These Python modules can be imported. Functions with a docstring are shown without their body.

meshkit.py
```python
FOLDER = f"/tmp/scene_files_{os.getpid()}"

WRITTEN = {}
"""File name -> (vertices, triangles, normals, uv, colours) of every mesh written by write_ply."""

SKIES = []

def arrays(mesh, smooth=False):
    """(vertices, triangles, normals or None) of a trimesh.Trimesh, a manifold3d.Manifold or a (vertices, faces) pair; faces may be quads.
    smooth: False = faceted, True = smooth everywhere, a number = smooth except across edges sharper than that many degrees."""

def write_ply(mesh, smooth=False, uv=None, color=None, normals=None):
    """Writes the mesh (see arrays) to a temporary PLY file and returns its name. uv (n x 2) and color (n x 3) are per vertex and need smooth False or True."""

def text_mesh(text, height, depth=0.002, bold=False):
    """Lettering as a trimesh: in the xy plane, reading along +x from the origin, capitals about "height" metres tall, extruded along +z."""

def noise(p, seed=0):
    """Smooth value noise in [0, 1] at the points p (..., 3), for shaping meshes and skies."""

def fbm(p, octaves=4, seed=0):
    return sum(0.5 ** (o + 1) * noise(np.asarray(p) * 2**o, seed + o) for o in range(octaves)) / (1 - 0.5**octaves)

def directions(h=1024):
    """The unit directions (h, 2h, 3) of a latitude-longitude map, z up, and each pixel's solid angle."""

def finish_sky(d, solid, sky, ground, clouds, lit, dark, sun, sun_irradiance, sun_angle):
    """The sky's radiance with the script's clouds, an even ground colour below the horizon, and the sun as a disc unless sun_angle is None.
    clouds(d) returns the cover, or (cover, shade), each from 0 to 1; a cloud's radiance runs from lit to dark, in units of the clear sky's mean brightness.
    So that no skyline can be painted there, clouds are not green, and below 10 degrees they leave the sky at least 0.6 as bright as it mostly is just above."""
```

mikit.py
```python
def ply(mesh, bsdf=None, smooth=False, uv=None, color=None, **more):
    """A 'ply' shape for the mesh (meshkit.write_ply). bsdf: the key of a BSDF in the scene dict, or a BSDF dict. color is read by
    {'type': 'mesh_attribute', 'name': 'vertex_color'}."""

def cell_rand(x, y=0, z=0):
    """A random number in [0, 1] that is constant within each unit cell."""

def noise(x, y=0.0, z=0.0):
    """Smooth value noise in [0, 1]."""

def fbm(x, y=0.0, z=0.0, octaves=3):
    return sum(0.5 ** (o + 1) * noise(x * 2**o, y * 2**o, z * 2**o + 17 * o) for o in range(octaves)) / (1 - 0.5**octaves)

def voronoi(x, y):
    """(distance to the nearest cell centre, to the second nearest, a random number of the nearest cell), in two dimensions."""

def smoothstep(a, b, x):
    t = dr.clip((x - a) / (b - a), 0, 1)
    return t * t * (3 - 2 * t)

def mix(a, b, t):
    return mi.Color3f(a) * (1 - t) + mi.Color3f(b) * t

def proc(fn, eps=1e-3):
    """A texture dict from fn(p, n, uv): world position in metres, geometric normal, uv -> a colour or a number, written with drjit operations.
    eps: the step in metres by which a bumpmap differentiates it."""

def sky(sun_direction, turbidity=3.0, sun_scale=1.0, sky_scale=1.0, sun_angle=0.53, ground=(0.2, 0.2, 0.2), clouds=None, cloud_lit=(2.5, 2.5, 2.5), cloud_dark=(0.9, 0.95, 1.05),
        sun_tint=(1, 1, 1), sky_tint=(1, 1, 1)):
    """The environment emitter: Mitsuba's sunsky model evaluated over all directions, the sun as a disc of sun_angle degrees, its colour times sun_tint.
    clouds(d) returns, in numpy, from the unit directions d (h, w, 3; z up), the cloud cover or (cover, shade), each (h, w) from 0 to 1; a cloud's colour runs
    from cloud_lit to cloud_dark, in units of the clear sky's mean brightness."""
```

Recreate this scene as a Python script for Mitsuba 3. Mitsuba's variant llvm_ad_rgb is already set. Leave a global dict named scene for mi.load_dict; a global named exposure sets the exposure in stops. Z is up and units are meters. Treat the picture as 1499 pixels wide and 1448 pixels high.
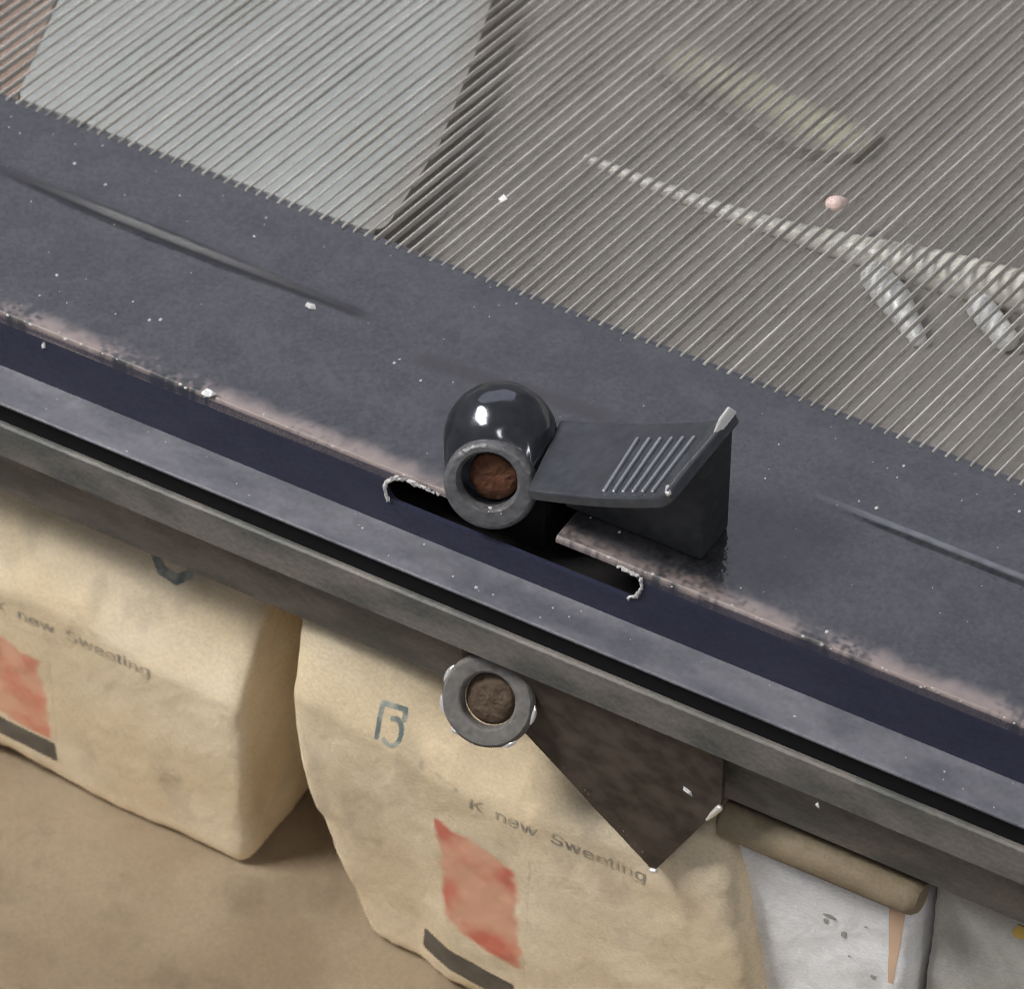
import math
import numpy as np, trimesh, mitsuba as mi, drjit as dr
import manifold3d as m3
from shapely.geometry import Polygon, LineString
from scipy.interpolate import LinearNDInterpolator
import mikit, meshkit
from mikit import proc, noise, fbm, voronoi, smoothstep, mix

T = mi.ScalarTransform4f
MM = 0.001
scene, labels = {"type": "scene"}, {}
exposure = 0.0

# ------------------------------------------------------------------ camera and light
# x runs along the frame, y across it (away from the viewer), z up; lengths below in mm
TH, PH, DIST = math.radians(43), math.radians(30.5), 1200.0
Hh = np.array([-math.sin(PH), math.cos(PH), 0.0]); Rr = np.array([math.cos(PH), math.sin(PH), 0.0]); Zz = np.array([0, 0, 1.0])
Dd = math.cos(TH) * Hh - math.sin(TH) * Zz
Uu = math.sin(TH) * Hh + math.cos(TH) * Zz
eye = -DIST * Dd
scene["camera"] = {
    "type": "thinlens", "fov": math.degrees(2 * math.atan(749.5 / 6000)), "fov_axis": "x",
    "aperture_radius": 0.0034, "focus_distance": 1.20, "near_clip": 0.05, "far_clip": 20.0,
    "to_world": T().look_at(origin=list(eye * MM), target=[0, 0, 0], up=[0, 0, 1]),
}
scene["room_light"] = {"type": "constant", "radiance": {"type": "rgb", "value": [0.17, 0.175, 0.195]}}

# three square lamp panels in the room behind the viewer
LAMPS = [((-0.64, 0.54, 0.55), 0.48, 45.0), ((0.04, 0.12, 0.99), 0.30, 10.0), ((0.56, -0.02, 0.83), 0.26, 12.0)]
for i, (c, size, power) in enumerate(LAMPS):
    dvec = c[0] * Rr + c[1] * Uu - c[2] * Dd
    dvec /= np.linalg.norm(dvec)
    key = "lamp_panel" if i == 0 else f"lamp_panel_{i:03d}"
    scene[key] = {"type": "rectangle", "to_world": T().look_at(origin=list(1.7 * dvec), target=[0, 0, 0], up=[0, 0, 1]) @ T().scale([size / 2, size / 2, 1]),
                  "emitter": {"type": "area", "radiance": {"type": "rgb", "value": [power, power * 0.99, power * 0.97]}}}
    labels[key] = {"label": "white square lamp panel in the room behind the viewer, " + ("left", "middle", "right")[i] + " of three", "category": "lamp", "group": "lamp panels"}


# added light panel beyond the frame, put in for the sheen on its dark top
wdir = 0.74 * Hh + 0.67 * Zz - 0.10 * Rr
scene["added_sheen_light"] = {"type": "rectangle", "to_world": T().look_at(origin=list(2.4 * wdir / np.linalg.norm(wdir)), target=[0, 0, 0], up=[0, 0, 1]) @ T().scale([1.1, 0.8, 1]),
                         "emitter": {"type": "area", "radiance": {"type": "rgb", "value": [0.92, 0.94, 1.10]}}}
labels["added_sheen_light"] = {"label": "large unseen light panel added beyond the frame to give its top a sheen", "category": "light_panel"}


# ------------------------------------------------------------------ materials
def pr(key, color, rough=0.5, metal=0.0, spec=0.5, bump=None, bump_scale=None, **more):
    c = {"type": "rgb", "value": list(color)} if isinstance(color, (tuple, list)) else proc(color)
    b = {"type": "principled", "base_color": c, "roughness": rough if isinstance(rough, float) else proc(rough), "metallic": metal, "specular": spec, **more}
    if bump is not None:
        b = {"type": "bumpmap", "bump": proc(bump, 2e-4), "scale": 1.0, "b": b}
    scene[key] = {"type": "twosided", "b": b}


def top_color(p, n, uv):
    f = fbm(p.x * 90, p.y * 90, p.z * 90, 4)
    g = noise(p.x * 900, p.y * 900, p.z * 900)
    c = mix((0.024, 0.025, 0.029), (0.040, 0.040, 0.044), smoothstep(0.3, 0.7, f) * 0.6 + 1.1 * (g - 0.5) + 0.9 * (noise(p.x * 2100, p.y * 2100, p.z * 2100) - 0.4))
    edge = (1 - smoothstep(-0.0085, -0.0005, p.y + 0.005 * (fbm(p.x * 220, p.y * 220, 3.0, 3) - 0.5)))
    worn = edge * smoothstep(0.25, 0.60, fbm(p.x * 45, 7.0, 1.0, 4) * 0.7 + 0.3 * noise(p.x * 800, p.y * 800, 0))
    c = mix(c, (0.27, 0.215, 0.20), worn * 0.9)
    smudge = smoothstep(0.55, 0.8, fbm(p.x * 40 + 9, p.y * 60, 4.0, 3))
    c = mix(c, (0.07, 0.068, 0.075), smudge * 0.4 * noise(p.x * 500, p.y * 500, 2.0))
    # shadow behind the barrel painted into the colour, trailing along the frame
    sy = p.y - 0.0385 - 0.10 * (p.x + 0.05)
    stain_or_shade = (1 - smoothstep(0.001, 0.0048, dr.abs(sy) + 0.003 * (fbm(p.x * 150, p.y * 150, 9.0, 3) - 0.5))) * smoothstep(-0.060, -0.052, p.x) * (1 - smoothstep(0.004, 0.014, p.x))
    c = mix(c, (0.016, 0.013, 0.013), stain_or_shade * 0.85)
    crease_shade = (1 - smoothstep(0.001, 0.0032, dr.abs(p.y - 0.0458 + 0.012 * p.x))) * (1 - smoothstep(-0.085, -0.07, p.x)) * smoothstep(-0.24, -0.20, p.x)  # darkening along the sunken crease is shade painted into the colour
    c = mix(c, (0.012, 0.012, 0.015), crease_shade * 0.8)
    ridge = smoothstep(0.070, 0.10, p.x) * (1 - smoothstep(0.0006, 0.0016, dr.abs(p.y - 0.0458 + 0.012 * p.x)))  # pale line painted in as the highlight of the raised crease
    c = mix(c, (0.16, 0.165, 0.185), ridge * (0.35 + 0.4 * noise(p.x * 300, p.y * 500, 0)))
    return c


def web_color(p, n, uv):
    f = fbm(p.x * 70, p.y * 70, p.z * 110, 4)
    c = mix((0.020, 0.022, 0.043), (0.034, 0.036, 0.062), f)
    return c * (0.9 + 0.2 * noise(p.x * 900, p.y * 900, p.z * 900))


def ledge_color(p, n, uv):
    f = fbm(p.x * 60, p.y * 120, p.z * 120, 4)
    c = mix((0.095, 0.096, 0.114), (0.165, 0.163, 0.184), smoothstep(0.25, 0.75, f))
    return c * (0.85 + 0.3 * noise(p.x * 900, p.y * 900, p.z * 900))


def low_color(p, n, uv):
    f = fbm(p.x * 50, p.y * 50, p.z * 90, 4)
    c = mix((0.088, 0.090, 0.082), (0.170, 0.152, 0.135), smoothstep(0.3, 0.7, f))
    return c * (0.85 + 0.3 * noise(p.x * 900, p.y * 900, p.z * 900))


def grit(p, n, uv):
    return (noise(p.x * 1400, p.y * 1400, p.z * 1400) + noise(p.x * 500, p.y * 500, p.z * 500)) * 0.00004


def top_rough(p, n, uv):
    crease = (1 - smoothstep(0.001, 0.0035, dr.abs(p.y - 0.0458 + 0.012 * p.x))) * (1 - smoothstep(-0.085, -0.075, p.x)) * smoothstep(-0.24, -0.20, p.x)
    return 0.15 + 0.45 * crease + 0.4 * (1 - smoothstep(-0.0085, -0.005, p.y))


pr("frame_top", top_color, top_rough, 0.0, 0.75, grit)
pr("frame_web", web_color, 0.40, 0.0, 0.4, grit)
pr("frame_ledge", ledge_color, 0.45, 0.0, 0.4, grit)
pr("frame_low", low_color, 0.45, 0.0, 0.4, grit)
pr("gap_black", (0.006, 0.006, 0.007), 0.7, 0.0, 0.2)
pr("bare_metal", lambda p, n, uv: mix((0.46, 0.44, 0.41), (0.72, 0.70, 0.67), noise(p.x * 900, p.y * 900, p.z * 900)), 0.35, 0.25, 0.5)


def fin_color(p, n, uv):
    f = fbm(p.x * 500, p.y * 35, 2.0, 3)
    c = mix((0.33, 0.31, 0.285), (0.52, 0.50, 0.47), f)
    return mix(c, (0.30, 0.27, 0.23), smoothstep(0.6, 0.8, fbm(p.x * 25, p.y * 25, 5.0, 3)) * 0.5)


pr("fin_metal", fin_color, 0.6, 0.0, 0.3)
pr("fin_metal_bright", lambda p, n, uv: fin_color(p, n, uv) * 1.2, 0.42, 0.1, 0.5)
pr("fin_metal_dull", lambda p, n, uv: fin_color(p, n, uv) * 0.85, 0.6, 0.0, 0.3)
def panel_color(p, n, uv):
    c = mix((0.20, 0.183, 0.168), (0.33, 0.308, 0.285), fbm(p.x * 22, p.y * 14, 1.0, 4))
    return mix(c, (0.34, 0.31, 0.27), smoothstep(0.45, 0.75, fbm(p.x * 9 + 3, p.y * 9, 4.0, 2)) * 0.6)


def pale_color(p, n, uv):
    y = p.y - 0.082
    edge = -0.097 - 0.1 * y - 1.1 * y * y - p.x + 0.006 * (fbm(p.x * 60, p.y * 60, 3.0, 3) - 0.5)
    c = mix((0.235, 0.246, 0.234), (0.315, 0.328, 0.315), fbm(p.x * 14, p.y * 14, 1.0, 4))
    return mix(panel_color(p, n, uv) * 0.8, c, smoothstep(0.0, 0.014, edge))


def pad_color(p, n, uv):
    # a thin film, worn through towards its edges
    t = dr.clip((p.x + 0.062) / 0.062, 0, 1)
    d = dr.sqrt(dr.square(p.x + 0.062 - 0.062 * t) + dr.square(p.y - 0.2225 + 0.0105 * t)) + 0.006 * (fbm(p.x * 80, p.y * 80, 2.0, 3) - 0.5)
    c = mix((0.40, 0.392, 0.295), (0.51, 0.50, 0.385), fbm(p.x * 60, p.y * 60, 1.0, 3))
    return mix(panel_color(p, n, uv), c, (1 - smoothstep(0.003, 0.012, d)) * (0.55 + 0.45 * t))


pr("back_panel", panel_color, 0.6)
pr("pale_sheet", pale_color, 0.6)
pr("olive_foam", pad_color, 0.8)
pr("tan_sheet", lambda p, n, uv: mix((0.38, 0.26, 0.19), (0.44, 0.33, 0.28), fbm(p.x * 30, p.y * 30, 6.0, 3)), 0.7)
pr("pale_plastic", lambda p, n, uv: mix((0.54, 0.525, 0.47), (0.66, 0.645, 0.59), fbm(p.x * 60, p.y * 60, 1.0, 3)), 0.35)
pr("white_plastic", (0.60, 0.605, 0.60), 0.3)
pr("pink_plastic", (0.66, 0.50, 0.46), 0.5)


def steel(p, n, uv):
    f = fbm(p.x * 300, p.y * 300, p.z * 300, 3)
    return mix((0.12, 0.127, 0.142), (0.22, 0.23, 0.255), f)


pr("latch_steel", lambda p, n, uv: steel(p, n, uv) * (0.42 + 0.35 * fbm(p.x * 150, p.y * 150, p.z * 150, 3)), lambda p, n, uv: 0.08 + 0.12 * fbm(p.x * 260, p.y * 260, p.z * 260, 3), 0.85, 0.5, lambda p, n, uv: fbm(p.x * 130, p.y * 130, p.z * 130, 2) * 0.0011)
pr("tab_steel", lambda p, n, uv: steel(p, n, uv) * 0.62, lambda p, n, uv: 0.26 + 0.15 * fbm(p.x * 200, p.y * 200, p.z * 200, 3), 0.7, 0.5)
pr("ring_steel", lambda p, n, uv: mix((0.085, 0.083, 0.086), (0.20, 0.195, 0.20), fbm(p.x * 500, p.y * 500, p.z * 500, 3)), 0.45, 0.4, 0.5, lambda p, n, uv: fbm(p.x * 900, p.y * 900, p.z * 900, 3) * 0.0003)
pr("dark_steel", lambda p, n, uv: steel(p, n, uv) * 0.18, 0.55, 0.0, 0.35)
pr("rib_steel", (0.34, 0.35, 0.37), 0.36, 0.8, 0.5)
pr("polished_glint", (0.90, 0.88, 0.84), 0.18, 0.6, 0.6)
pr("dull_ring", lambda p, n, uv: mix((0.10, 0.092, 0.085), (0.22, 0.205, 0.19), fbm(p.x * 500, p.y * 500, p.z * 500, 3)), 0.65, 0.1, 0.3, lambda p, n, uv: fbm(p.x * 900, p.y * 900, p.z * 900, 3) * 0.0003)
pr("rust", lambda p, n, uv: mix((0.035, 0.013, 0.007), (0.15, 0.062, 0.031), fbm(p.x * 420, p.y * 420, p.z * 420, 4)), 0.75, 0.0, 0.3, lambda p, n, uv: fbm(p.x * 700, p.y * 700, p.z * 700, 3) * 0.0008)
pr("old_rust", lambda p, n, uv: mix((0.055, 0.036, 0.022), (0.12, 0.082, 0.055), fbm(p.x * 420, p.y * 420, p.z * 420, 4)), 0.75, 0.0, 0.3, lambda p, n, uv: fbm(p.x * 700, p.y * 700, p.z * 700, 3) * 0.0008)
pr("brown_plate", lambda p, n, uv: mix((0.034, 0.025, 0.019), (0.078, 0.060, 0.048), smoothstep(0.25, 0.75, fbm(p.x * 130, p.y * 130, p.z * 130, 4))), 0.42, 0.0, 0.4, grit)
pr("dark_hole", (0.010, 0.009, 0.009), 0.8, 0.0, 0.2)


def paper(c0, c1):
    def f(p, n, uv):
        a = fbm(p.x * 28, p.y * 28, p.z * 28, 4)
        g = noise(p.x * 1300, p.y * 1300, p.z * 1300)
        k = fbm(p.x * 70, p.y * 70, p.z * 26, 4)
        c = mix(c0, c1, smoothstep(0.3, 0.7, a)) * (0.90 + 0.20 * g)
        return c * (1 - 0.16 * smoothstep(0.52, 0.72, k)) 
    return f


def paper_bump(p, n, uv):
    return fbm(p.x * 90, p.y * 90, p.z * 60, 4) * 0.0011 + fbm(p.x * 500, p.y * 500, p.z * 300, 2) * 0.00018


pr("kraft_paper", paper((0.69, 0.555, 0.365), (0.78, 0.655, 0.465)), 0.62, 0.0, 0.35, paper_bump)
pr("white_card", paper((0.84, 0.84, 0.83), (0.90, 0.90, 0.89)), 0.55, 0.0, 0.4, paper_bump)
pr("grey_card", paper((0.46, 0.45, 0.41), (0.54, 0.53, 0.49)), 0.6, 0.0, 0.4, paper_bump)
pr("board", paper((0.25, 0.185, 0.12), (0.31, 0.24, 0.16)), 0.75, 0.0, 0.3, paper_bump)
pr("roll_board", paper((0.22, 0.17, 0.11), (0.34, 0.28, 0.19)), 0.7, 0.0, 0.3, paper_bump)
pr("orange_tape", (0.72, 0.50, 0.34), 0.6)
pr("yellow_mark", (0.62, 0.42, 0.10), 0.6)
pr("dark_stain", (0.36, 0.34, 0.31), 0.8)


def red_ink(cx, cz, hx, hz):
    def f(p, n, uv):
        q = fbm(p.x * 60, p.y * 60, p.z * 60, 4)
        c = mix((0.62, 0.19, 0.125), (0.70, 0.39, 0.255), smoothstep(0.25, 0.58, q))
        e = dr.minimum(hx - dr.abs(p.x - cx + 0.08 * (p.z - cz)), hz - dr.abs(p.z - cz + 0.30 * (p.x - cx))) + 0.0045 * (fbm(p.x * 160, 3.0, p.z * 160, 3) - 0.5)
        return mix(KRAFT(p, n, uv), c, smoothstep(-0.0004, 0.0026, e))
    return f


KRAFT = paper((0.69, 0.555, 0.365), (0.78, 0.655, 0.465))
pr("red_ink", red_ink(-0.1965, -0.1715, 0.0185, 0.0205), 0.65, 0.0, 0.3, paper_bump)
pr("red_ink_b", red_ink(-0.0030, -0.1635, 0.0148, 0.0235), 0.65, 0.0, 0.3, paper_bump)
pr("dark_ink", lambda p, n, uv: mix((0.085, 0.072, 0.055), (0.16, 0.14, 0.11), fbm(p.x * 200, p.y * 200, p.z * 200, 3)), 0.7)
pr("grey_ink", lambda p, n, uv: mix((0.27, 0.245, 0.205), (0.52, 0.44, 0.31), smoothstep(0.3, 0.6, fbm(p.x * 260, p.y * 260, p.z * 260, 3))), 0.7)
pr("faint_ink", lambda p, n, uv: mix(KRAFT(p, n, uv), (0.36, 0.31, 0.23), smoothstep(0.45, 0.7, noise(p.x * 700, 0.0, p.z * 260)) * 0.5), 0.7)
pr("teal_ink", lambda p, n, uv: mix((0.15, 0.18, 0.17), (0.42, 0.42, 0.35), smoothstep(0.35, 0.75, fbm(p.x * 260, p.y * 260, p.z * 260, 3))), 0.7)
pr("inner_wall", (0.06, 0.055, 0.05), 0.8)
pr("chip_white", (0.85, 0.85, 0.84), 0.4)
pr("dust_brown", (0.20, 0.175, 0.155), 0.6)
pr("dust_grey", (0.50, 0.49, 0.48), 0.7)


# ------------------------------------------------------------------ helpers
def numbered(key):
    if key not in scene and key not in labels:
        return key
    n = 1
    while f"{key}_{n:03d}" in scene or f"{key}_{n:03d}" in labels:
        n += 1
    return f"{key}_{n:03d}"


def mesh_of(m):
    if hasattr(m, "to_mesh"):
        q = m.to_mesh()
        return trimesh.Trimesh(np.array(q.vert_properties)[:, :3], np.array(q.tri_verts), process=False)
    return m


def put(name, mesh, mat, parent=None, smooth=35, **lab):
    key = numbered((parent + "__" if parent else "") + name)
    m = mesh_of(mesh).copy()
    m.vertices = np.asarray(m.vertices) * MM
    scene[key] = mikit.ply(m, mat, smooth=smooth)
    if lab:
        labels[key] = lab
    return key


def thing(name, label, category, group=None):
    key = numbered(name)
    labels[key] = {"label": label, "category": category, **({"group": group} if group else {})}
    return key


def prism_x(poly_yz, x0, x1):
    """polygon in (y, z) swept along x"""
    p = np.array(poly_yz, float)
    cs = m3.CrossSection([p])
    if cs.area() < 1e-9:
        cs = m3.CrossSection([p[::-1]])
    m = m3.Manifold.extrude(cs, x1 - x0)
    # local (a, b, c) -> (c + x0, a, b)
    return m.transform(np.array([[0, 0, 1, x0], [1, 0, 0, 0], [0, 1, 0, 0]], float))


def box(x0, x1, y0, y1, z0, z1):
    return m3.Manifold.cube([x1 - x0, y1 - y0, z1 - z0]).translate([x0, y0, z0])


def ball(c, r, seg=20):
    return m3.Manifold.sphere(r, seg).translate(list(map(float, c)))


def tube(pts, r, seg=14, jitter=0.0, rng=None):
    rr = r if hasattr(r, "__len__") else [r] * len(pts)
    bs = [ball(p, q, seg) for p, q in zip(pts, rr)]
    return m3.Manifold.batch_boolean([m3.Manifold.batch_hull([a, b]) for a, b in zip(bs, bs[1:])], m3.OpType.Add)


def round_box(x0, x1, y0, y1, z0, z1, r, seg=12):
    return m3.Manifold.batch_hull([ball((x, y, z), r, seg) for x in (x0 + r, x1 - r) for y in (y0 + r, y1 - r) for z in (z0 + r, z1 - r)])


# ------------------------------------------------------------------ the frame
X0, X1 = -430.0, 330.0
frame = thing("screen_frame", "dusty dark grey metal frame holding a grille of fine parallel fins", "frame")

# slot and notch that the latch passes through
slot = m3.Manifold.batch_hull([ball((-33, -9, -7.4), 5.2), ball((43.5, -9, -7.4), 5.2), ball((-33, -22, -7.4), 5.2), ball((43.5, -22, -7.4), 5.2),
                               ball((-33, 14, -7.4), 5.2), ball((43.5, 14, -7.4), 5.2)])
notch = box(-17, 20, -30, 8, -11, 5)

top = prism_x([(-9.0, -1.2), (-8.2, 0.0), (80, 0.0), (80, -2.2), (-9.0, -2.2)], X0, X1)
tm = mesh_of((top - notch))
# long pressed crease in the top sheet: sunk towards the left end, raised towards the right end, flat where the latch sits
tm = mesh_of(m3.Manifold.trim_by_plane(top, (0, 1, 0), -9.6) - notch)


def crease_sheet():
    xs = np.concatenate([np.linspace(X0, -17, 150), np.linspace(-12, 15, 8), np.linspace(20, X1, 110)])
    ys = np.concatenate([np.linspace(-8.2, 8, 6), np.linspace(12, 34, 6), np.linspace(35.5, 56, 42), np.linspace(58, 80, 8)])
    X, Y = np.meshgrid(xs, ys, indexing="ij")
    yc = 45.8 - 0.012 * X
    prof = np.exp(-((Y - yc) / 2.6) ** 2)
    down = np.clip((-78 - X) / 70, 0, 1) ** 0.8 * np.clip((X + 225) / 50, 0, 1)
    up = np.clip((X - 70) / 40, 0, 1)
    Zs = -2.6 * np.exp(-(np.sqrt((Y - yc) ** 2 + 0.3) / 2.2)) * down + 0.4 * np.exp(-((Y - yc) / 2.0) ** 2) * up - 0.35 * np.exp(-((Y - yc + 3.2) / 1.4) ** 2) * up
    Zs += 0.22 * np.clip((Y + 8.2) / 22, 0, 1) * (meshkit.fbm(np.stack([X / 60, Y / 30, 0 * X], -1), 3, 5) - 0.5)
    Zs[:, 0] = 0
    # rolled front edge
    v = np.stack([X, Y, Zs], -1)
    n0, n1 = v.shape[:2]
    idx = np.arange(n0 * n1).reshape(n0, n1)
    f = np.concatenate([np.stack([idx[:-1, :-1], idx[1:, :-1], idx[1:, 1:]], -1).reshape(-1, 3), np.stack([idx[:-1, :-1], idx[1:, 1:], idx[:-1, 1:]], -1).reshape(-1, 3)])
    c = v.reshape(-1, 3)[f].mean(1)
    keep = ~((c[:, 0] > -17) & (c[:, 0] < 20) & (c[:, 1] < 8))
    return trimesh.Trimesh(v.reshape(-1, 3), f[keep], process=False)


lower_sheet = prism_x([(-9.0, -1.0), (-8.6, -0.3), (-8.2, -0.03), (-8.2, -4.2), (-9.0, -4.2)], X0, X1) + prism_x([(-8.2, -3.6), (80, -3.6), (80, -4.2), (-8.2, -4.2)], X0, X1)
lower_sheet = lower_sheet - notch - slot
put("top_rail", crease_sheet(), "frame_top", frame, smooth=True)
put("rolled_edge", lower_sheet, "frame_top", frame)
put("inner_lip", prism_x([(80.1, 0.0), (81.2, 0.0), (81.2, -14.5), (80.1, -14.5)], X0, X1), "frame_top", frame)
web = prism_x([(-9.0, -1.2), (-7.4, -1.2), (-7.4, -22.6), (-9.0, -22.6)], X0, X1) - slot - notch
put("web", web, "frame_web", frame, label="dark navy upright face of the frame with a slot in it")
put("ledge", prism_x([(-7.4, -22.6), (-9.0, -22.6), (-22.6, -22.8), (-23.2, -23.2), (-23.2, -23.9), (-22.6, -24.3), (-7.4, -24.3)], X0, X1), "frame_ledge", frame)
put("gap_strip", prism_x([(-21.4, -24.4), (-7.5, -24.4), (-7.5, -32.4), (-21.4, -32.4)], X0, X1), "gap_black", frame, label="black strip filling the gap under the ledge in place of its shade")  # black strip stands in for the shade in the gap
put("slot_shade_box", box(-41, 51, -7.3, 18, -22, -4.3) - box(-39, 49, -8, 16, -20.5, -4), "dark_hole", frame, label="dark box added behind the slot to keep it black inside")  # added dark box, keeps lit packages from showing through the slot
low = prism_x([(-7.4, -32.5), (-22.4, -32.5), (-23.2, -33.2), (-23.2, -46.0), (-22.6, -46.6), (-15.0, -49.4), (-12.6, -58.0), (-9.8, -77.6), (-9.0, -78.6), (-7.4, -78.6)], X0, X1)
put("lower_rail", low, "frame_low", frame, label="greenish grey lower rail with brown staining")

# bare metal where the slot's rim has lost its paint
rng = np.random.default_rng(4)


def rim(pts, r0, r1, count):
    """small jagged flakes strung along a broken edge"""
    p = np.array(pts, float)
    out = []
    for t in np.linspace(0, len(p) - 1.001, count):
        i = int(t)
        c = p[i] + (p[i + 1] - p[i]) * (t - i)
        d = p[i + 1] - p[i]; d /= np.linalg.norm(d)
        r = r0 + (r1 - r0) * rng.random()
        q = rng.normal(0, 1, (9, 3)); q /= np.linalg.norm(q, axis=1)[:, None]
        out.append(m3.Manifold.hull_points(c + q * r * np.array([0.75, 0.55, 0.75]) + d * rng.uniform(-1, 1, 9)[:, None] * r * 0.9))
    return m3.Manifold.batch_boolean(out, m3.OpType.Add)


put("slot_rim", rim([(-36.9, -9.5, -12.0), (-38.3, -9.5, -8.5), (-37.6, -9.5, -5.0), (-34.5, -9.5, -2.2)], 0.95, 1.35, 16), "bare_metal", frame, smooth=False, label="bare bright metal at the left end of the slot")
put("slot_rim", rim([(-35.0, -9.2, -2.2), (-30.0, -9.2, -1.5), (-26, -9.2, -1.5), (-20.0, -9.2, -1.8)], 0.7, 1.9, 13), "bare_metal", frame, smooth=False, label="chipped pale metal flakes along the slot's upper left edge")
put("slot_rim", rim([(45.2, -9.5, -12.0), (47.4, -9.5, -9.8), (48.8, -9.5, -6.0), (48.6, -9.5, -2.6)], 0.85, 1.2, 15), "bare_metal", frame, smooth=False, label="bare bright metal at the right end of the slot")
put("slot_rim", rim([(47.0, -9.2, -2.2), (44.0, -9.2, -1.7), (41.5, -9.2, -1.7)], 0.7, 1.4, 6), "bare_metal", frame, smooth=False)

# ------------------------------------------------------------------ fins and what lies under them
PITCH, SKEW = 4.05, 13.2 / 113.9
n = 0
for k in range(-86, 92):
    x = k * PITCH + 1.0
    a, b = np.array([x - 0.1, 79.0]), np.array([x + SKEW * 330, 409.0])
    if b[0] < X0 or a[0] > X1:
        continue
    a[0] += rng.normal(0, 0.16); b[0] += rng.normal(0, 0.25)
    w = 0.44 + rng.normal(0, 0.05)
    z0, z1 = -1.0, 0.9 + rng.normal(0, 0.12)
    mid = (a + b) / 2 + [rng.normal(0, 0.25), 0]
    sec = np.array([(-w, z0), (w, z0), (w, z1 - 0.45), (w * 0.45, z1), (-w * 0.45, z1), (-w, z1 - 0.45)])
    rings = [np.column_stack([q[0] + sec[:, 0], np.full(6, q[1]), sec[:, 1]]) for q in (a, a * 0.75 + mid * 0.25, mid, b)]
    rings[0][:, 2] -= 0.25
    v = np.vstack(rings)
    f = []
    for i in range(3):
        for j in range(6):
            p, q = i * 6 + j, i * 6 + (j + 1) % 6
            f += [(p, q, q + 6), (p, q + 6, p + 6)]
    f += [(0, j + 1, j) for j in range(1, 5)] + [(18, 18 + j, 19 + j) for j in range(1, 5)]
    put("fin", trimesh.Trimesh(v, f, process=False), ("fin_metal", "fin_metal", "fin_metal", "fin_metal_bright", "fin_metal_dull")[rng.integers(5)], frame, smooth=False)
put("end_rail", box(X0, X1, 405, 440, -15, 2.5), "frame_top", frame)
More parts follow.
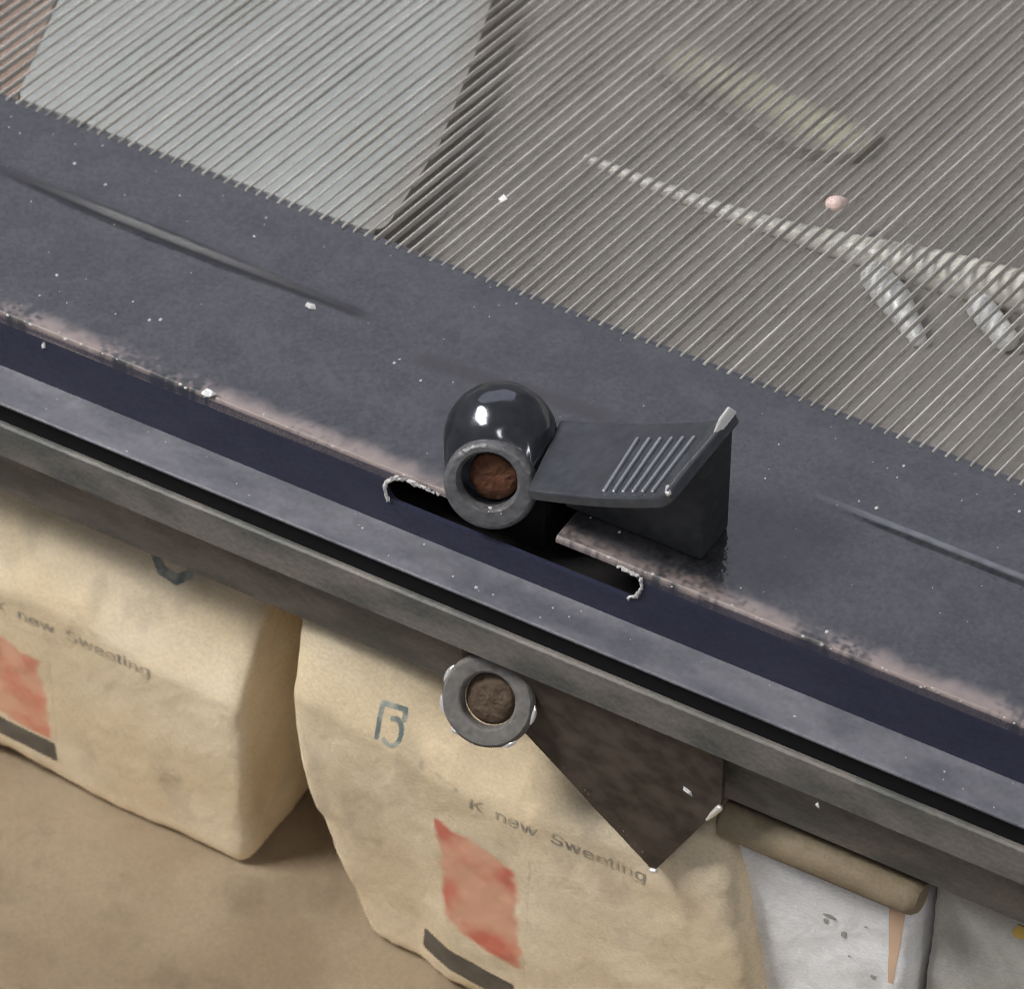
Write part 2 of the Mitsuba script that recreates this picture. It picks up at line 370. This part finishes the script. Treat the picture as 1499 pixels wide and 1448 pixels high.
put("back_panel", box(X0, X1, 81.3, 405, -18, -14.2), "back_panel", frame, label="taupe panel under the fins")


def sheet(poly, z0, z1, r):
    cs = m3.CrossSection([np.array(Polygon(poly).buffer(-r).buffer(r, quad_segs=6).simplify(0.2).exterior.coords)[:-1]], m3.FillRule.EvenOdd)
    return m3.Manifold.extrude(cs, z1 - z0).translate([0, 0, z0])


put("pale_sheet", sheet([(-236, 82), (-96, 82), (-104, 130), (-118, 175), (-140, 235), (-178, 330), (-330, 330), (-262, 150)], -14.1, 0.05, 6), "pale_sheet",
    label="pale grey sheet lying under the fins at the upper left", category="sheet")
put("tan_sheet", sheet([(-420, 82), (-240, 82), (-272, 160), (-330, 300), (-420, 300)], -14.1, -10.5, 4), "tan_sheet",
    label="tan sheet under the fins in the top left corner", category="sheet")
put("foam_pad", sheet([(-84, 232), (-78, 216), (-54, 206), (-8, 199), (10, 206), (10, 222), (-28, 224), (-62, 236)], -14.1, -9.5, 7), "olive_foam",
    label="pale olive foam strip lying under the fins", category="foam strip")
hose = tube([(-68, 164, -14), (-42, 162, -13.2), (-20, 161, -12.6), (6, 162, -12), (30, 164, -11.4), (58, 167, -10.6), (90, 171, -10.4), (150, 177, -10.4)], [1.6, 2.0, 2.6, 3.2, 5.0, 7.0, 7.4, 7.4], 16)
put("hose", hose, "pale_plastic", label="pale hose that widens to the right under the fins", category="hose")
clip = m3.Manifold.batch_hull([ball((42, 154, -10.5), 5.0), ball((52, 147, -10), 5.4), ball((66, 136, -12.5), 2.6)])
put("plastic_clip", clip, "white_plastic", label="glossy white clip below the pale hose's wide end", category="clip")
put("plastic_clip", m3.Manifold.batch_hull([ball((77, 157, -10), 4.6), ball((90, 148, -10.5), 4.0)]), "white_plastic", label="small glossy white clip nearest the right edge of the photo", category="clip")
put("pink_lump", m3.Manifold.batch_hull([ball((19, 167.5, 0.6), 2.2), ball((20.5, 167.5, 1.2), 2.6), ball((21.5, 169, 0.8), 2.0)]), "pink_plastic", label="small pale pink lump lying on the fins above the hose", category="lump")

# ------------------------------------------------------------------ the latches
RING = np.array([-3.8, -6.5, 6.5])
BALL = np.array([-11.0, 12.0, 8.0])
AX = -np.array([0.371 * 0.87 + 0.10 - 0.40 * 0.43, -0.630 * 0.87 - 0.22, 0.682 * 0.87 - 0.31]); AX /= np.linalg.norm(AX)   # into the ring


def lathe(profile, origin, axis, seg=56):
    """profile: (radius, distance along axis)"""
    m = trimesh.creation.revolve(np.array(profile, float), sections=seg)
    q = trimesh.geometry.align_vectors([0, 0, 1], axis)
    m.apply_transform(q)
    m.apply_translation(origin)
    m.fix_normals()
    return m


def mirror(m, flip):
    m = mesh_of(m).copy()
    if flip:
        v = np.array(m.vertices); v[:, 2] = -74.0 - v[:, 2]
        m = trimesh.Trimesh(v, np.array(m.faces)[:, ::-1], process=False)
    return m


def disc_points(c, axis, r, n=72):
    e1 = np.cross(axis, [0, 0, 1]); e1 /= np.linalg.norm(e1); e2 = np.cross(e1, axis)
    a = np.linspace(0, 2 * np.pi, n, endpoint=False)
    return c + r * (np.cos(a)[:, None] * e1 + np.sin(a)[:, None] * e2)


latch = thing("latch", "dark steel latch with rusty screw ring and ribbed thumb tab on top of the frame", "latch")
body = m3.Manifold.hull_points(np.vstack([mesh_of(ball(BALL, 16.9, 96)).vertices, disc_points(RING + AX * 3.2, AX, 13.9)]))
e1 = np.cross(AX, [0, 0, 1]); e1 /= np.linalg.norm(e1); e2 = np.cross(e1, AX)
HOLE = RING + 1.7 * e2 * np.sign(e2[2]) - 0.5 * Rr
bore = m3.Manifold.hull_points(np.vstack([disc_points(HOLE - AX * 8, AX, 8.6), disc_points(HOLE + AX * 7.5, AX, 8.6)]))
mouth = m3.Manifold.hull_points(np.vstack([disc_points(HOLE - AX * 1.5, AX, 10.4), disc_points(HOLE + AX * 0.9, AX, 8.5)]))
put("barrel", body - bore, "latch_steel", latch, smooth=30)
collar = m3.Manifold.hull_points(np.vstack([disc_points(RING + AX * d, AX, r) for r, d in ((12.4, -0.6), (13.3, -0.2), (13.8, 0.7), (13.95, 1.8), (13.95, 3.1))]))
put("ring", collar - bore - mouth, "ring_steel", latch, smooth=40)
screw = lathe([(0.0, 4.2), (2.6, 3.4), (5.6, 3.6), (7.4, 4.8), (7.9, 7.4)], HOLE + 1.0 * Rr - 0.6 * AX, AX, 40)
sv = np.array(screw.vertices)
sv += (meshkit.fbm(sv / 2.6, 3, 9)[:, None] - 0.5) * 2.0 * -AX
screw.vertices = sv
put("screw", screw, "rust", latch, smooth=True, label="rusty screw inside the ring")
# thumb tab: a plate that rises from the barrel towards its tip
A, B, C, E = np.array([11.0, -9.3, 14.2]), np.array([60.4, -15.4, 39.6]), np.array([62.0, 20.0, 43.0]), np.array([3.0, 24.0, 12.5])
nrm = np.cross(B - A, E - A); nrm /= np.linalg.norm(nrm)
TK = 3.0


def P(u, v, o=0.0):
    return (A * (1 - u) + B * u) * (1 - v) + (E * (1 - u) + C * u) * v + nrm * o


def bow(u):
    return -1.4 * math.sin(u * math.pi) + 2.6 * max(0.0, (u - 0.88) / 0.12) ** 1.4  # slight hollow for the thumb, lip turned up at the tip


us = np.concatenate([np.linspace(0, 0.88, 10), [0.92, 0.96, 1.0]])
plate = m3.Manifold.batch_boolean([m3.Manifold.batch_hull([ball(P(u, v, -TK + bow(u)), 1.05, 12) for u in (u0, u1) for v in (0.03, 0.97)] +
                                                          [ball(P(u, v, -0.9 + bow(u)), 0.9, 12) for u in (u0, u1) for v in (0.03, 0.97)]) for u0, u1 in zip(us, us[1:])], m3.OpType.Add)
put("thumb_tab", plate, "tab_steel", latch, smooth=30)
for u in np.linspace(0.50, 0.84, 6):
    rib = m3.Manifold.batch_hull([ball(P(u, 0.08, bow(u) + 0.25), 0.78, 12), ball(P(u, 0.76, bow(u) + 0.25), 0.78, 12), ball(P(u, 0.76, -0.9 + bow(u)), 0.8, 8), ball(P(u, 0.08, -0.9 + bow(u)), 0.8, 8)])
    put("rib", rib, "rib_steel", latch, smooth=50)
strip = m3.Manifold.batch_boolean([m3.Manifold.batch_hull([ball(P(1.004, v, o), 0.32, 8) for v in (v0, v1) for o in (1.7, 2.9 + 0.25 * math.sin(9 * v0))]) for v0, v1 in zip(np.linspace(0, 0.72, 7), np.linspace(0, 0.72, 7)[1:])], m3.OpType.Add)
put("tip_edge", strip, "rib_steel", latch, smooth=30, label="worn bright edge at the tip of the thumb tab")
glint = m3.Manifold.batch_hull([ball(P(1.0, 0.72, 2.6), 0.4, 10), ball(P(1.006, 0.80, 1.9), 0.6, 10), ball(P(1.0, 0.84, 3.8), 0.7, 10), ball(P(1.008, 0.99, 2.2), 0.6, 10), ball(P(1.0, 0.97, 4.1), 0.6, 10)])
put("tip_edge", glint, "polished_glint", latch, smooth=25, label="polished bright corner of the thumb tab")
put("tip_edge", m3.Manifold.batch_hull([ball(P(1.0, 0.0, 1.8), 0.9, 10), ball(P(0.99, 0.04, 2.6), 0.8, 10)]), "polished_glint", latch, smooth=25)
gus = m3.Manifold.batch_hull([ball((x, y, z), 1.2, 12) for x in (17, 60.2) for y in (4.2, 18.6) for z in (1.3, 70)])
gus = gus.trim_by_plane(list(-nrm), float(-nrm @ P(0.5, 0.5, -3.0)))
put("shade_block", gus, "dark_steel", latch, smooth=30, label="dark block added under the thumb tab to give the dark area there")  # solid block added to make the area under the tab dark
put("stem", box(-6, 10, 2, 14, -20, 2), "dark_hole", latch)

# reflection of the upper latch, built as solid parts hanging under the rail lip
lower = thing("latch", "lower latch with flat dark brown plate and plain grey ring, a reflection built as solid parts under the frame", "latch")
out = [(12.0, -47.2), (82.5, -47.2), (82.5, -71.7), (61.3, -111.7), (59.9, -111.5), (20.1, -79.1), (12.0, -72.5)]
cs = m3.CrossSection([np.array(Polygon(out).buffer(-0.8).buffer(0.8, quad_segs=4).exterior.coords)[:-1]], m3.FillRule.EvenOdd)
pm = mesh_of(m3.Manifold.extrude(cs, 2.0).refine_to_length(2.5))
pv = np.array(pm.vertices)
rim_d = np.array([Polygon(out).exterior.distance(q) for q in map(__import__("shapely").Point, pv[:, :2])])
front = pv[:, 2] > 1.0
yy = -17.0 - pv[:, 2] - np.where(front, 0.5 * (meshkit.fbm(np.column_stack([pv[:, :2] / 9.0, 0 * pv[:, 0]]), 3, 3) - 0.5) + 0.55 * np.exp(-((rim_d - 3.2) / 1.0) ** 2), 0)
pm = trimesh.Trimesh(np.column_stack([pv[:, 0], yy, pv[:, 1]]), np.array(pm.faces), process=False)
put("plate", pm, "brown_plate", lower, smooth=40, label="dark brown flat plate with a pointed lower corner")
RL, AL = np.array([6.3, -25.2, -61.2]), -np.array([0.371 * 0.9 - 0.22, -0.630 * 0.9 - 0.12, 0.682 * 0.9 - 0.20])
AL /= np.linalg.norm(AL)
rp = lathe([(8.4, 4.0), (8.4, 1.0), (8.8, 0.2), (9.6, -0.4), (13.5, -0.5), (14.4, 0.3), (14.7, 1.6), (14.2, 3.6), (11.0, 4.4), (8.4, 4.0)], RL, AL)
put("ring", rp, "dull_ring", lower, smooth=40)
pg = lathe([(0.0, 2.2), (4.0, 2.0), (7.0, 2.6), (8.2, 4.5)], RL, AL, 40)
gv = np.array(pg.vertices); gv += (meshkit.fbm(gv / 2.6, 3, 4)[:, None] - 0.5) * 1.5 * -AL; pg.vertices = gv
put("plug", pg, "old_rust", lower, smooth=True, label="dull brown plug inside the lower ring")
put("bracket", m3.Manifold.batch_hull([ball((6, -17.4, -60), 1.6, 16), ball((12, -17.4, -56), 1.6, 16), ball((-6, -17.4, -55), 1.6, 16), ball((12, -17.4, -48.7), 1.6, 16), ball((-6, -17.4, -48.7), 1.6, 16)]), "brown_plate", lower)
e1 = np.cross(AL, [0, 0, 1]); e1 /= np.linalg.norm(e1); e2 = np.cross(e1, AL)
for a0, a1 in ((math.pi - 0.55, math.pi - 0.15), (math.pi + 0.55, math.pi + 0.15), (-0.25, 0.15), (-1.05, -0.75), (math.pi + 0.85, math.pi + 1.05)):
    arc = [RL + 14.6 * (math.cos(q) * e1 + math.sin(q) * e2) + AL * 0.9 for q in np.linspace(a0, a1, 6)]
    put("edge_glint", tube(arc, [0.3, 0.7, 0.9, 0.9, 0.7, 0.3], 10), "polished_glint", lower)  # short pale arcs put in as glints on the ring
put("edge_glint", tube([(82.2, -19.2, -72.0), (80.6, -19.2, -74.9), (78.2, -19.2, -79.3)], [1.1, 1.0, 0.4], 12), "polished_glint", lower, label="bright worn corner of the brown plate with its glint put in as pale metal")
put("edge_glint", tube([(61.7, -19.2, -111.5), (60.3, -19.2, -111.9)], [0.8, 0.9], 12), "polished_glint", lower)
put("worn_edge", rim([(22.5, -19.05, -77.5), (34, -19.05, -86.8), (47, -19.05, -97.3), (58.5, -19.05, -106.8)], 0.15, 0.62, 26), "dust_brown", lower, smooth=False, label="line of worn flecks along the plate's lower edge")
put("paint_fleck", m3.Manifold.hull_points(np.array([3.1, -5.0, 5.5]) + np.array([(67.0, -14.2, -74.6), (69.6, -14.2, -75.6), (70.2, -14.4, -77.4), (68.8, -14.6, -76.8), (67.2, -15.0, -75.4), (69.0, -15.2, -76.0)])), "dust_grey", lower)

# ------------------------------------------------------------------ board and packages below
FLOOR = -217.2
bd = m3.Manifold.cube([760, 420, 4]).translate([-430, -170, FLOOR - 4])
put("shelf_board", bd, "board", label="tan cardboard surface that the packages stand on", category="cardboard")
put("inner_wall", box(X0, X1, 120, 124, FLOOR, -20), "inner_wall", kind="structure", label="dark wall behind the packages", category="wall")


def package(outline, y0, depth, seed, fold=-136.0, lean=0.60, res=3.0, soft=9, puff=3.4, bulge=0.0, tuck=False):
    o = Polygon(outline)
    cs = m3.CrossSection([np.array(o.exterior.coords)[:-1]], m3.FillRule.EvenOdd)
    m = m3.Manifold.extrude(cs, depth).refine_to_length(res)
    t = mesh_of(m)
    v = np.array(t.vertices)
    t = trimesh.Trimesh(np.column_stack([v[:, 0], y0 + depth - v[:, 2], v[:, 1]]), np.array(t.faces), process=False)
    t.fix_normals()
    trimesh.smoothing.filter_laplacian(t, lamb=0.5, iterations=soft)
    v = np.array(t.vertices)
    nn = np.array(t.vertex_normals)
    d = (meshkit.fbm(v / 46.0, 3, seed) - 0.5) * puff + (meshkit.fbm(v / 13.0, 3, seed + 5) - 0.5) * puff * 0.28
    crease = np.abs(meshkit.fbm(v * [1 / 30, 1 / 30, 1 / 55] + seed, 3, seed + 9) - 0.5)
    d = d - 0.32 * np.exp(-(crease / 0.02) ** 2) * min(puff / 5, 1) + 0.15 * np.exp(-((np.abs(meshkit.fbm(v * [1 / 22, 1 / 22, 1 / 22], 2, seed + 17) - 0.5)) / 0.025) ** 2) * min(puff / 5, 1)
    v = v + nn * d[:, None]
    x0, z0, x1, z1 = o.bounds
    front = np.clip((y0 + depth - v[:, 1]) / depth, 0, 1)
    s = np.clip((v[:, 0] - x0) / (x1 - x0), 0, 1)
    v[:, 1] -= bulge * front * np.sin(np.pi * s) * np.sin(np.pi * np.clip((v[:, 2] - z0) / (z1 - z0), 0, 1))
    fz = fold + 5 * np.sin(v[:, 0] / 23.0 + seed)
    over = np.maximum(v[:, 2] - fz, 0)
    v[:, 1] += (np.sqrt(over ** 2 + 16) - 4) * lean * front
    if tuck:  # the lower left corner is folded back under the package
        zl = -128.0 - 0.30 * np.maximum(v[:, 0] + 70, 0)
        under = np.maximum(zl - v[:, 2], 0) * np.clip((-14 - v[:, 0]) / 14, 0, 1)
        v[:, 1] += (np.sqrt(under ** 2 + 9) - 3) * 0.07 * front
    t.vertices = v
    f = np.array(t.vertex_normals)[:, 1] < -0.25
    surf = LinearNDInterpolator(v[f][:, [0, 2]], v[f][:, 1])
    return t, surf


def decal(surf, poly, off=0.07, res=2.0):
    cs = m3.CrossSection([np.array(poly.exterior.coords)[:-1]], m3.FillRule.EvenOdd)
    q = m3.Manifold.extrude(cs, 0.06).refine_to_length(res)
    return project(mesh_of(q), surf, off)


def project(t, surf, off=0.3):
    v = np.array(t.vertices)
    y = surf(v[:, 0], v[:, 1])
    y = np.where(np.isnan(y), np.nanmean(y), y)
    return trimesh.Trimesh(np.column_stack([v[:, 0], y - off - v[:, 2], v[:, 1]]), np.array(t.faces), process=False)


def lettering(surf, text, x, z, h, slope=0.0, bold=False):
    t = meshkit.text_mesh(text, h, 0.04, bold)
    t = t.subdivide_to_size(2.0)
    v = np.array(t.vertices)
    v[:, 0] *= 1.24
    v[:, 1] += z + slope * v[:, 0]; v[:, 0] += x
    t.vertices = v
    return project(t, surf, 0.30)


def wobble(poly, amp, seed, n=90):
    ring = LineString(poly.exterior.coords)
    g = np.random.default_rng(seed)
    ph = g.random(6) * 6.28
    pts = []
    for i in range(n):
        a = i / n
        p = ring.interpolate(a, normalized=True)
        r = amp * sum(math.sin(6.28 * a * (2 * k + 3) + ph[k]) / (k + 1) for k in range(6))
        c = poly.centroid
        dx, dy = p.x - c.x, p.y - c.y
        L = math.hypot(dx, dy)
        pts.append((p.x + dx / L * r, p.y + dy / L * r))
    return Polygon(pts).buffer(0)


# left package
k1 = "paper_package"
b1, s1 = package([(-262, -70), (-103, -70), (-98.5, -90), (-99.5, -214.5), (-104, -217), (-172, -217), (-196, -211), (-226, -217), (-262, -217)], -5.5, 60, 3)
put("paper_package", b1, "kraft_paper", smooth=True, label="beige paper package at the left with a red square cut by the photo's left edge", category="package", group="beige paper packages")
put("red_square", decal(s1, Polygon([(-218, -148), (-176, -144), (-175.5, -193), (-218, -192)])), "red_ink", k1, smooth=True)
put("dark_bar", decal(s1, Polygon([(-214, -194.5), (-178, -195.6), (-178, -203), (-214, -199.5)]).buffer(1.2)), "dark_ink", k1, smooth=True)
put("print_line", lettering(s1, "K  new  Sweeting", -197, -140.5, 4.6, 0.012), "grey_ink", k1, smooth=False)
put("logo_mark", decal(s1, LineString([(-141.5, -96), (-142.5, -102), (-138, -107), (-132, -108.5), (-128.5, -106)]).buffer(1.5)), "teal_ink", k1, smooth=True)

# middle package
b2, s2 = package([(-80, -58), (72, -58), (80, -84), (94, -150), (104, -216), (-44, -216), (-50, -214), (-64, -174), (-71.5, -146), (-74, -105)], -15.0, 66, 11, fold=-116.0, tuck=True)
k2 = "paper_package_001"
put("paper_package", b2, "kraft_paper", smooth=True, label="beige paper package in the middle with a whole red square above a dark bar", category="package", group="beige paper packages")
put("red_square", decal(s2, Polygon([(-19, -132), (15.5, -137), (13.5, -195.5), (-22, -188)])), "red_ink_b", k2, smooth=True)
put("dark_bar", decal(s2, Polygon([(-24.5, -196.5), (8.5, -201), (8.5, -209), (-25.5, -204.5)]).buffer(1.4)), "dark_ink", k2, smooth=True)
put("print_line", lettering(s2, "K  new  Sweeting", -7.0, -124.5, 4.6, 0.012), "grey_ink", k2, smooth=False)
put("faint_line", decal(s2, LineString([(-31, -112.5), (-24, -115.5), (-12, -119.5)]).buffer(1.3)), "faint_ink", k2, smooth=True)
put("logo_mark", decal(s2, LineString([(-40.6, -111.5), (-41.2, -101), (-33.6, -101.2), (-33.2, -104)]).buffer(0.8)), "teal_ink", k2, smooth=True)
put("logo_mark", decal(s2, LineString([(-36.0 + 3.0 * math.cos(q), -108.6 + 4.2 * math.sin(q)) for q in np.linspace(-2.4, 1.9, 18)]).buffer(0.75)), "teal_ink", k2, smooth=True)

# white carton with a rolled board on top, grey carton beside it
b3, s3 = package([(76, -96), (141, -96), (141, -252), (106, -252)], -6.0, 60, 21, fold=-500, lean=0, soft=4, puff=2.0)
put("white_carton", b3, "white_card", smooth=True, label="white speckled carton beneath the rolled tan board", category="carton")
put("edge_tape", decal(s3, Polygon([(133.0, -98.5), (138.5, -98.5), (137.0, -132), (135.4, -132)]), 0.12), "orange_tape", "white_carton", smooth=True, label="orange streak down the carton's corner")
for cx, cz, rx, rz in ((109.6, -123.0, 2.2, 0.8), (108.4, -125.6, 0.7, 1.2), (114.6, -128.4, 0.8, 1.5), (125.5, -141.0, 0.8, 0.9), (117.0, -136.5, 0.4, 0.4), (121.5, -121.0, 0.35, 0.4)):
    put("stain_or_shade", decal(s3, wobble(Polygon([(cx + 4.9 + rx * math.cos(a), cz + 8.6 + rz * math.sin(a)) for a in np.linspace(0, 6.28, 24)[:-1]]), min(rx, rz) * 0.18, int(cx), 40), 0.3), "dark_stain", "white_carton", smooth=True)
b4, s4 = package([(143.5, -62), (300, -62), (300, -217), (143.5, -217)], 0.0, 60, 31, fold=-500, lean=0, soft=4, puff=2.0)
put("grey_carton", b4, "grey_card", smooth=True, label="greenish grey carton with a yellow spot at the right edge", category="carton")
put("yellow_spot", decal(s4, wobble(Polygon([(174.5 + 4.6 * math.cos(a), -94.0 - 3.0 * math.sin(a)) for a in np.linspace(0, 6.28, 24)[:-1]]), 0.6, 3), 0.3), "yellow_mark", "grey_carton", smooth=True)
roll = lathe([(0, 0), (4.0, 0), (5.6, 0.8), (6.2, 2.2), (6.2, 63), (5.8, 65), (4.6, 66.6), (0, 66.8)], np.array([77.0, -6.5, -90.0]), np.array([1.0, 0.0, 0.01]), 40)
put("rolled_board", roll, "roll_board", smooth=40, label="tan rolled board lying on the white carton under the frame", category="roll")

# ------------------------------------------------------------------ flecks and dust
def fleck(c, r, s, mat, label):
    g = np.random.default_rng(int(abs(c[0]) * 10))
    c = np.array(c, float)
    put("paint_fleck", m3.Manifold.hull_points(np.array([c + [r * g.normal() * 0.5, r * g.normal() * 0.35, abs(s * g.normal()) * 0.6] for _ in range(14)])), mat, smooth=False, label=label, category="paint fleck")


fleck((-100.3, -8.0, -0.2), 2.6, 2.6, "chip_white", "large white paint fleck on the frame's front edge")
fleck((-71.8, 115.5, 0.6), 1.4, 2.2, "chip_white", "white fleck caught on the fins")
fleck((-96.2, 41.4, -0.4), 2.2, 1.2, "dust_grey", "grey fleck beside the dark crease of the frame")
fleck((-161.4, -9.4, -7.5), 1.1, 2.4, "dust_grey", "small pale fleck on the navy face at the far left")
fleck((115.5, -23.6, -49.5), 1.0, 3.0, "chip_white", "white fleck on the lower rail right of the brown plate")

g = np.random.default_rng(12)
grains = []
for _ in range(120):
    x, y = g.uniform(-260, 180), g.uniform(-8, 78)
    r = 0.18 + 0.42 * g.random() ** 4
    grains.append(m3.Manifold.sphere(r, 6).scale([1, 1.3, 0.6]).translate([x, y, 0.12]))
for _ in range(40):
    x, y = g.uniform(-260, 180), g.uniform(-22, -10)
    grains.append(m3.Manifold.sphere(0.25 + 0.4 * g.random() ** 3, 6).translate([x, y, -22.8 ]))
for _ in range(60):
    x = g.uniform(-200, 185)
    grains.append(m3.Manifold.sphere(0.2 + 0.35 * g.random() ** 2, 6).scale([1.4, 1, 0.8]).translate([x, -8.6 + g.normal() * 0.5, -0.3]))
put("dust", trimesh.util.concatenate([mesh_of(q) for q in grains]), "dust_grey", smooth=False, kind="stuff", label="pale dust grains scattered on the dark frame", category="dust")
